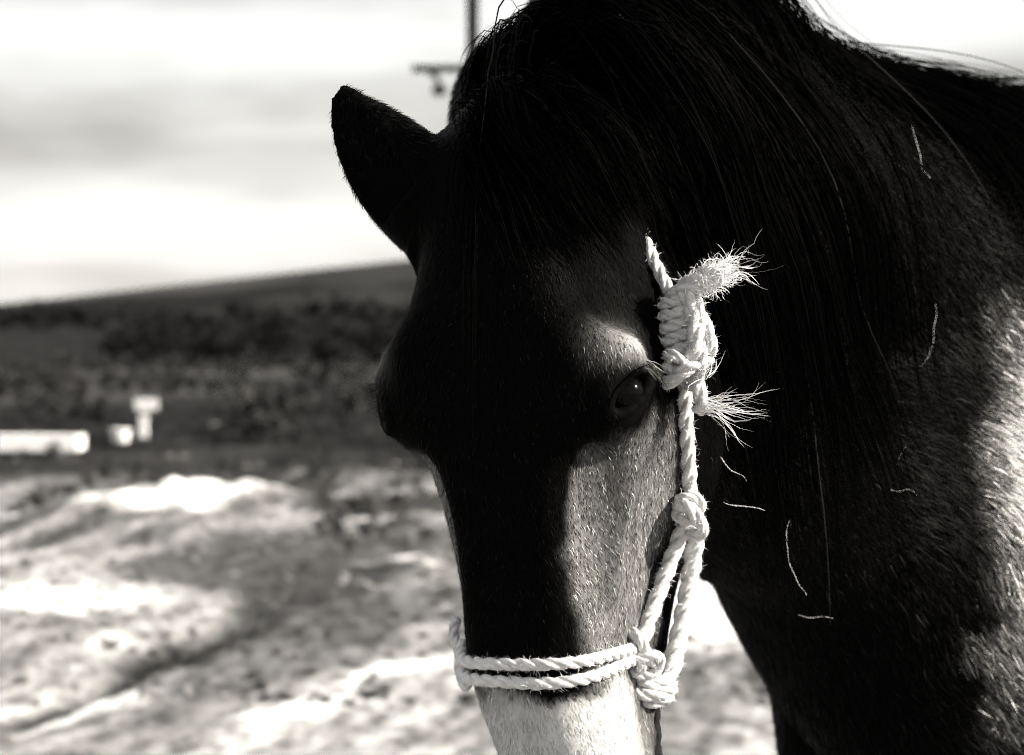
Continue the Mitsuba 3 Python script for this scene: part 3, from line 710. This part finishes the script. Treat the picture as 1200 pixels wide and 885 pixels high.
# clods of earth
ms, fs, nv = [], [], 0
cl = []
for k in range(6):
    m = trimesh.creation.icosphere(1, 1.0); m.vertices *= (.7 + .6 * meshkit.noise(m.vertices * 1.7 + k * 9, k))[:, None] * [1, 1, .7]; cl.append(m)
for k in range(1700):
    D = 7.6 + 13 * r.random() ** 1.5; x = r.uniform(-.24, .17) * D
    if math.hypot(x - .9, D - 3.2) < 1.2: continue
    m = cl[k % 6]; R_ = .006 + .026 * r.random() ** 3
    V_c = m.vertices * R_ + [x, D, float(ground_z(np.array([x]), np.array([D]))[0]) + R_ * .15]
    ms.append(V_c); fs.append(m.faces + nv); nv += len(V_c)
add('clods', mikit.ply(trimesh.Trimesh(np.vstack(ms), np.vstack(fs), process=False), 'clod_mat', smooth=True), 'loose clods of earth and small stones strewn over the open ground', 'clods', None, 'stuff')
# low weeds on the field
ms, fs, nv = [], [], 0
tb = [leaves(26, np.array([.10, .10, .10]), 40 + k, .035) for k in range(4)]
for k in range(1500):
    D = 12 + 42 * r.random() ** 1.1; x = r.uniform(-.26, .14) * D
    if meshkit.noise(np.array([x * 1.1, D * .45, 3.0]), 12) < .52: continue
    t_ = tb[k % 4]; m = t_.vertices * r.uniform(.3, .9) * (1 + 1.6 * (D > 23)) + [x, D, float(ground_z(np.array([x]), np.array([D]))[0]) - .01]
    ms.append(m); fs.append(t_.faces + nv); nv += len(m)
add('weeds', mikit.ply(trimesh.Trimesh(np.vstack(ms), np.vstack(fs), process=False), 'leaf_grey_mat'), 'low dark weeds scattered over the open ground', 'weeds', None, 'stuff')

# ------------------------------------------------------------------ small white things in the field and the pole
def box(a, b): return trimesh.creation.box(bounds=[np.minimum(a, b), np.maximum(a, b)])
def bev(a, b, r=.01):
    m = box(a, b); return m
X0, D0 = gpos(8, 533); X1, _ = gpos(90, 533)
thing('feed_trough', 'long low white trough on the ground at the left edge', 'trough')
add('feed_trough__basin', mikit.ply(trimesh.util.concatenate([box([X0 - 1.6, D0, .03], [X1, D0 + .04, .155]), box([X0 - 1.6, D0 + .36, .03], [X1, D0 + .40, .155]), box([X0 - 1.6, D0 + .04, .03], [X0 - 1.56, D0 + .36, .155]), box([X1 - .04, D0 + .04, .03], [X1, D0 + .36, .155]), box([X0 - 1.56, D0 + .04, .03], [X1 - .04, D0 + .36, .06])]), 'white_paint_mat'))
for k_, xx in enumerate((X0 - 1.5, X1 - .2)):
    add('feed_trough__foot' + ('' if k_ == 0 else f'_{k_:03d}'), mikit.ply(box([xx, D0 + .03, -.05], [xx + .08, D0 + .37, .028]), 'white_paint_mat'))
xb, yb = gpos(141, 519)
thing('bucket', 'small white bucket standing between the trough and the white post', 'bucket')
bk = trimesh.creation.revolve([[0, .005], [.075, .005], [.093, .12], [.097, .12], [.097, .128], [.086, .128], [.07, .02], [0, .02]], sections=24); bk.apply_translation([xb, yb, 0])
add('bucket__pail', mikit.ply(bk, 'white_paint_mat', smooth=40))
hd = rope_mesh([[xb + .095 * math.cos(a), yb - .02, .12 - .02 * math.sin(a)] for a in np.linspace(0, math.pi, 9)], .004, 8, 8, 2)
add('bucket__handle', mikit.ply(hd, 'white_paint_mat', smooth=True))
xp, yp = gpos(168, 513)
thing('marker_post', 'white post with a short board at its top beside the bucket', 'post')
add('marker_post__post', mikit.ply(box([xp - .045, yp, -.1], [xp + .03, yp + .06, .31]), 'white_paint_mat'))
add('marker_post__board', mikit.ply(box([xp - .085, yp - .025, .27], [xp + .14, yp - .002, .38]), 'white_paint_mat'))

Dp = 38.0; xp = (554 - 600) * Dp / 2823; zp = lambda py: 1.2 + (368.6 - py) * Dp / 2823
thing('utility_pole', 'dark utility pole with a side arm and hanging lamp behind the mane', 'utility pole')
pm = trimesh.creation.cylinder(.10, 9.2, sections=20); pm.apply_translation([xp, Dp, 4.4])
add('utility_pole__pole', mikit.ply(pm, 'wood_dark_mat', smooth=40))
arm = box([xp - .95, Dp - .16, zp(87)], [xp + .35, Dp - .102, zp(78)])
add('utility_pole__arm', mikit.ply(arm, 'wood_dark_mat'))
xl = xp - .52
lm = trimesh.creation.revolve([[0, 0], [.10, -.02], [.13, -.10], [.09, -.16], [.05, -.17], [0, -.17]], sections=20); lm.apply_translation([xl, Dp - .13, zp(101)])
rod = rope_mesh([[xl - .14, Dp - .13, zp(87)], [xl - .04, Dp - .13, zp(94)], [xl, Dp - .13, zp(101)]], .05, 9, 10, 2)
add('utility_pole__lamp', mikit.ply(lm, 'wood_dark_mat', smooth=40)); add('utility_pole__bracket', mikit.ply(rod, 'wood_dark_mat', smooth=True))
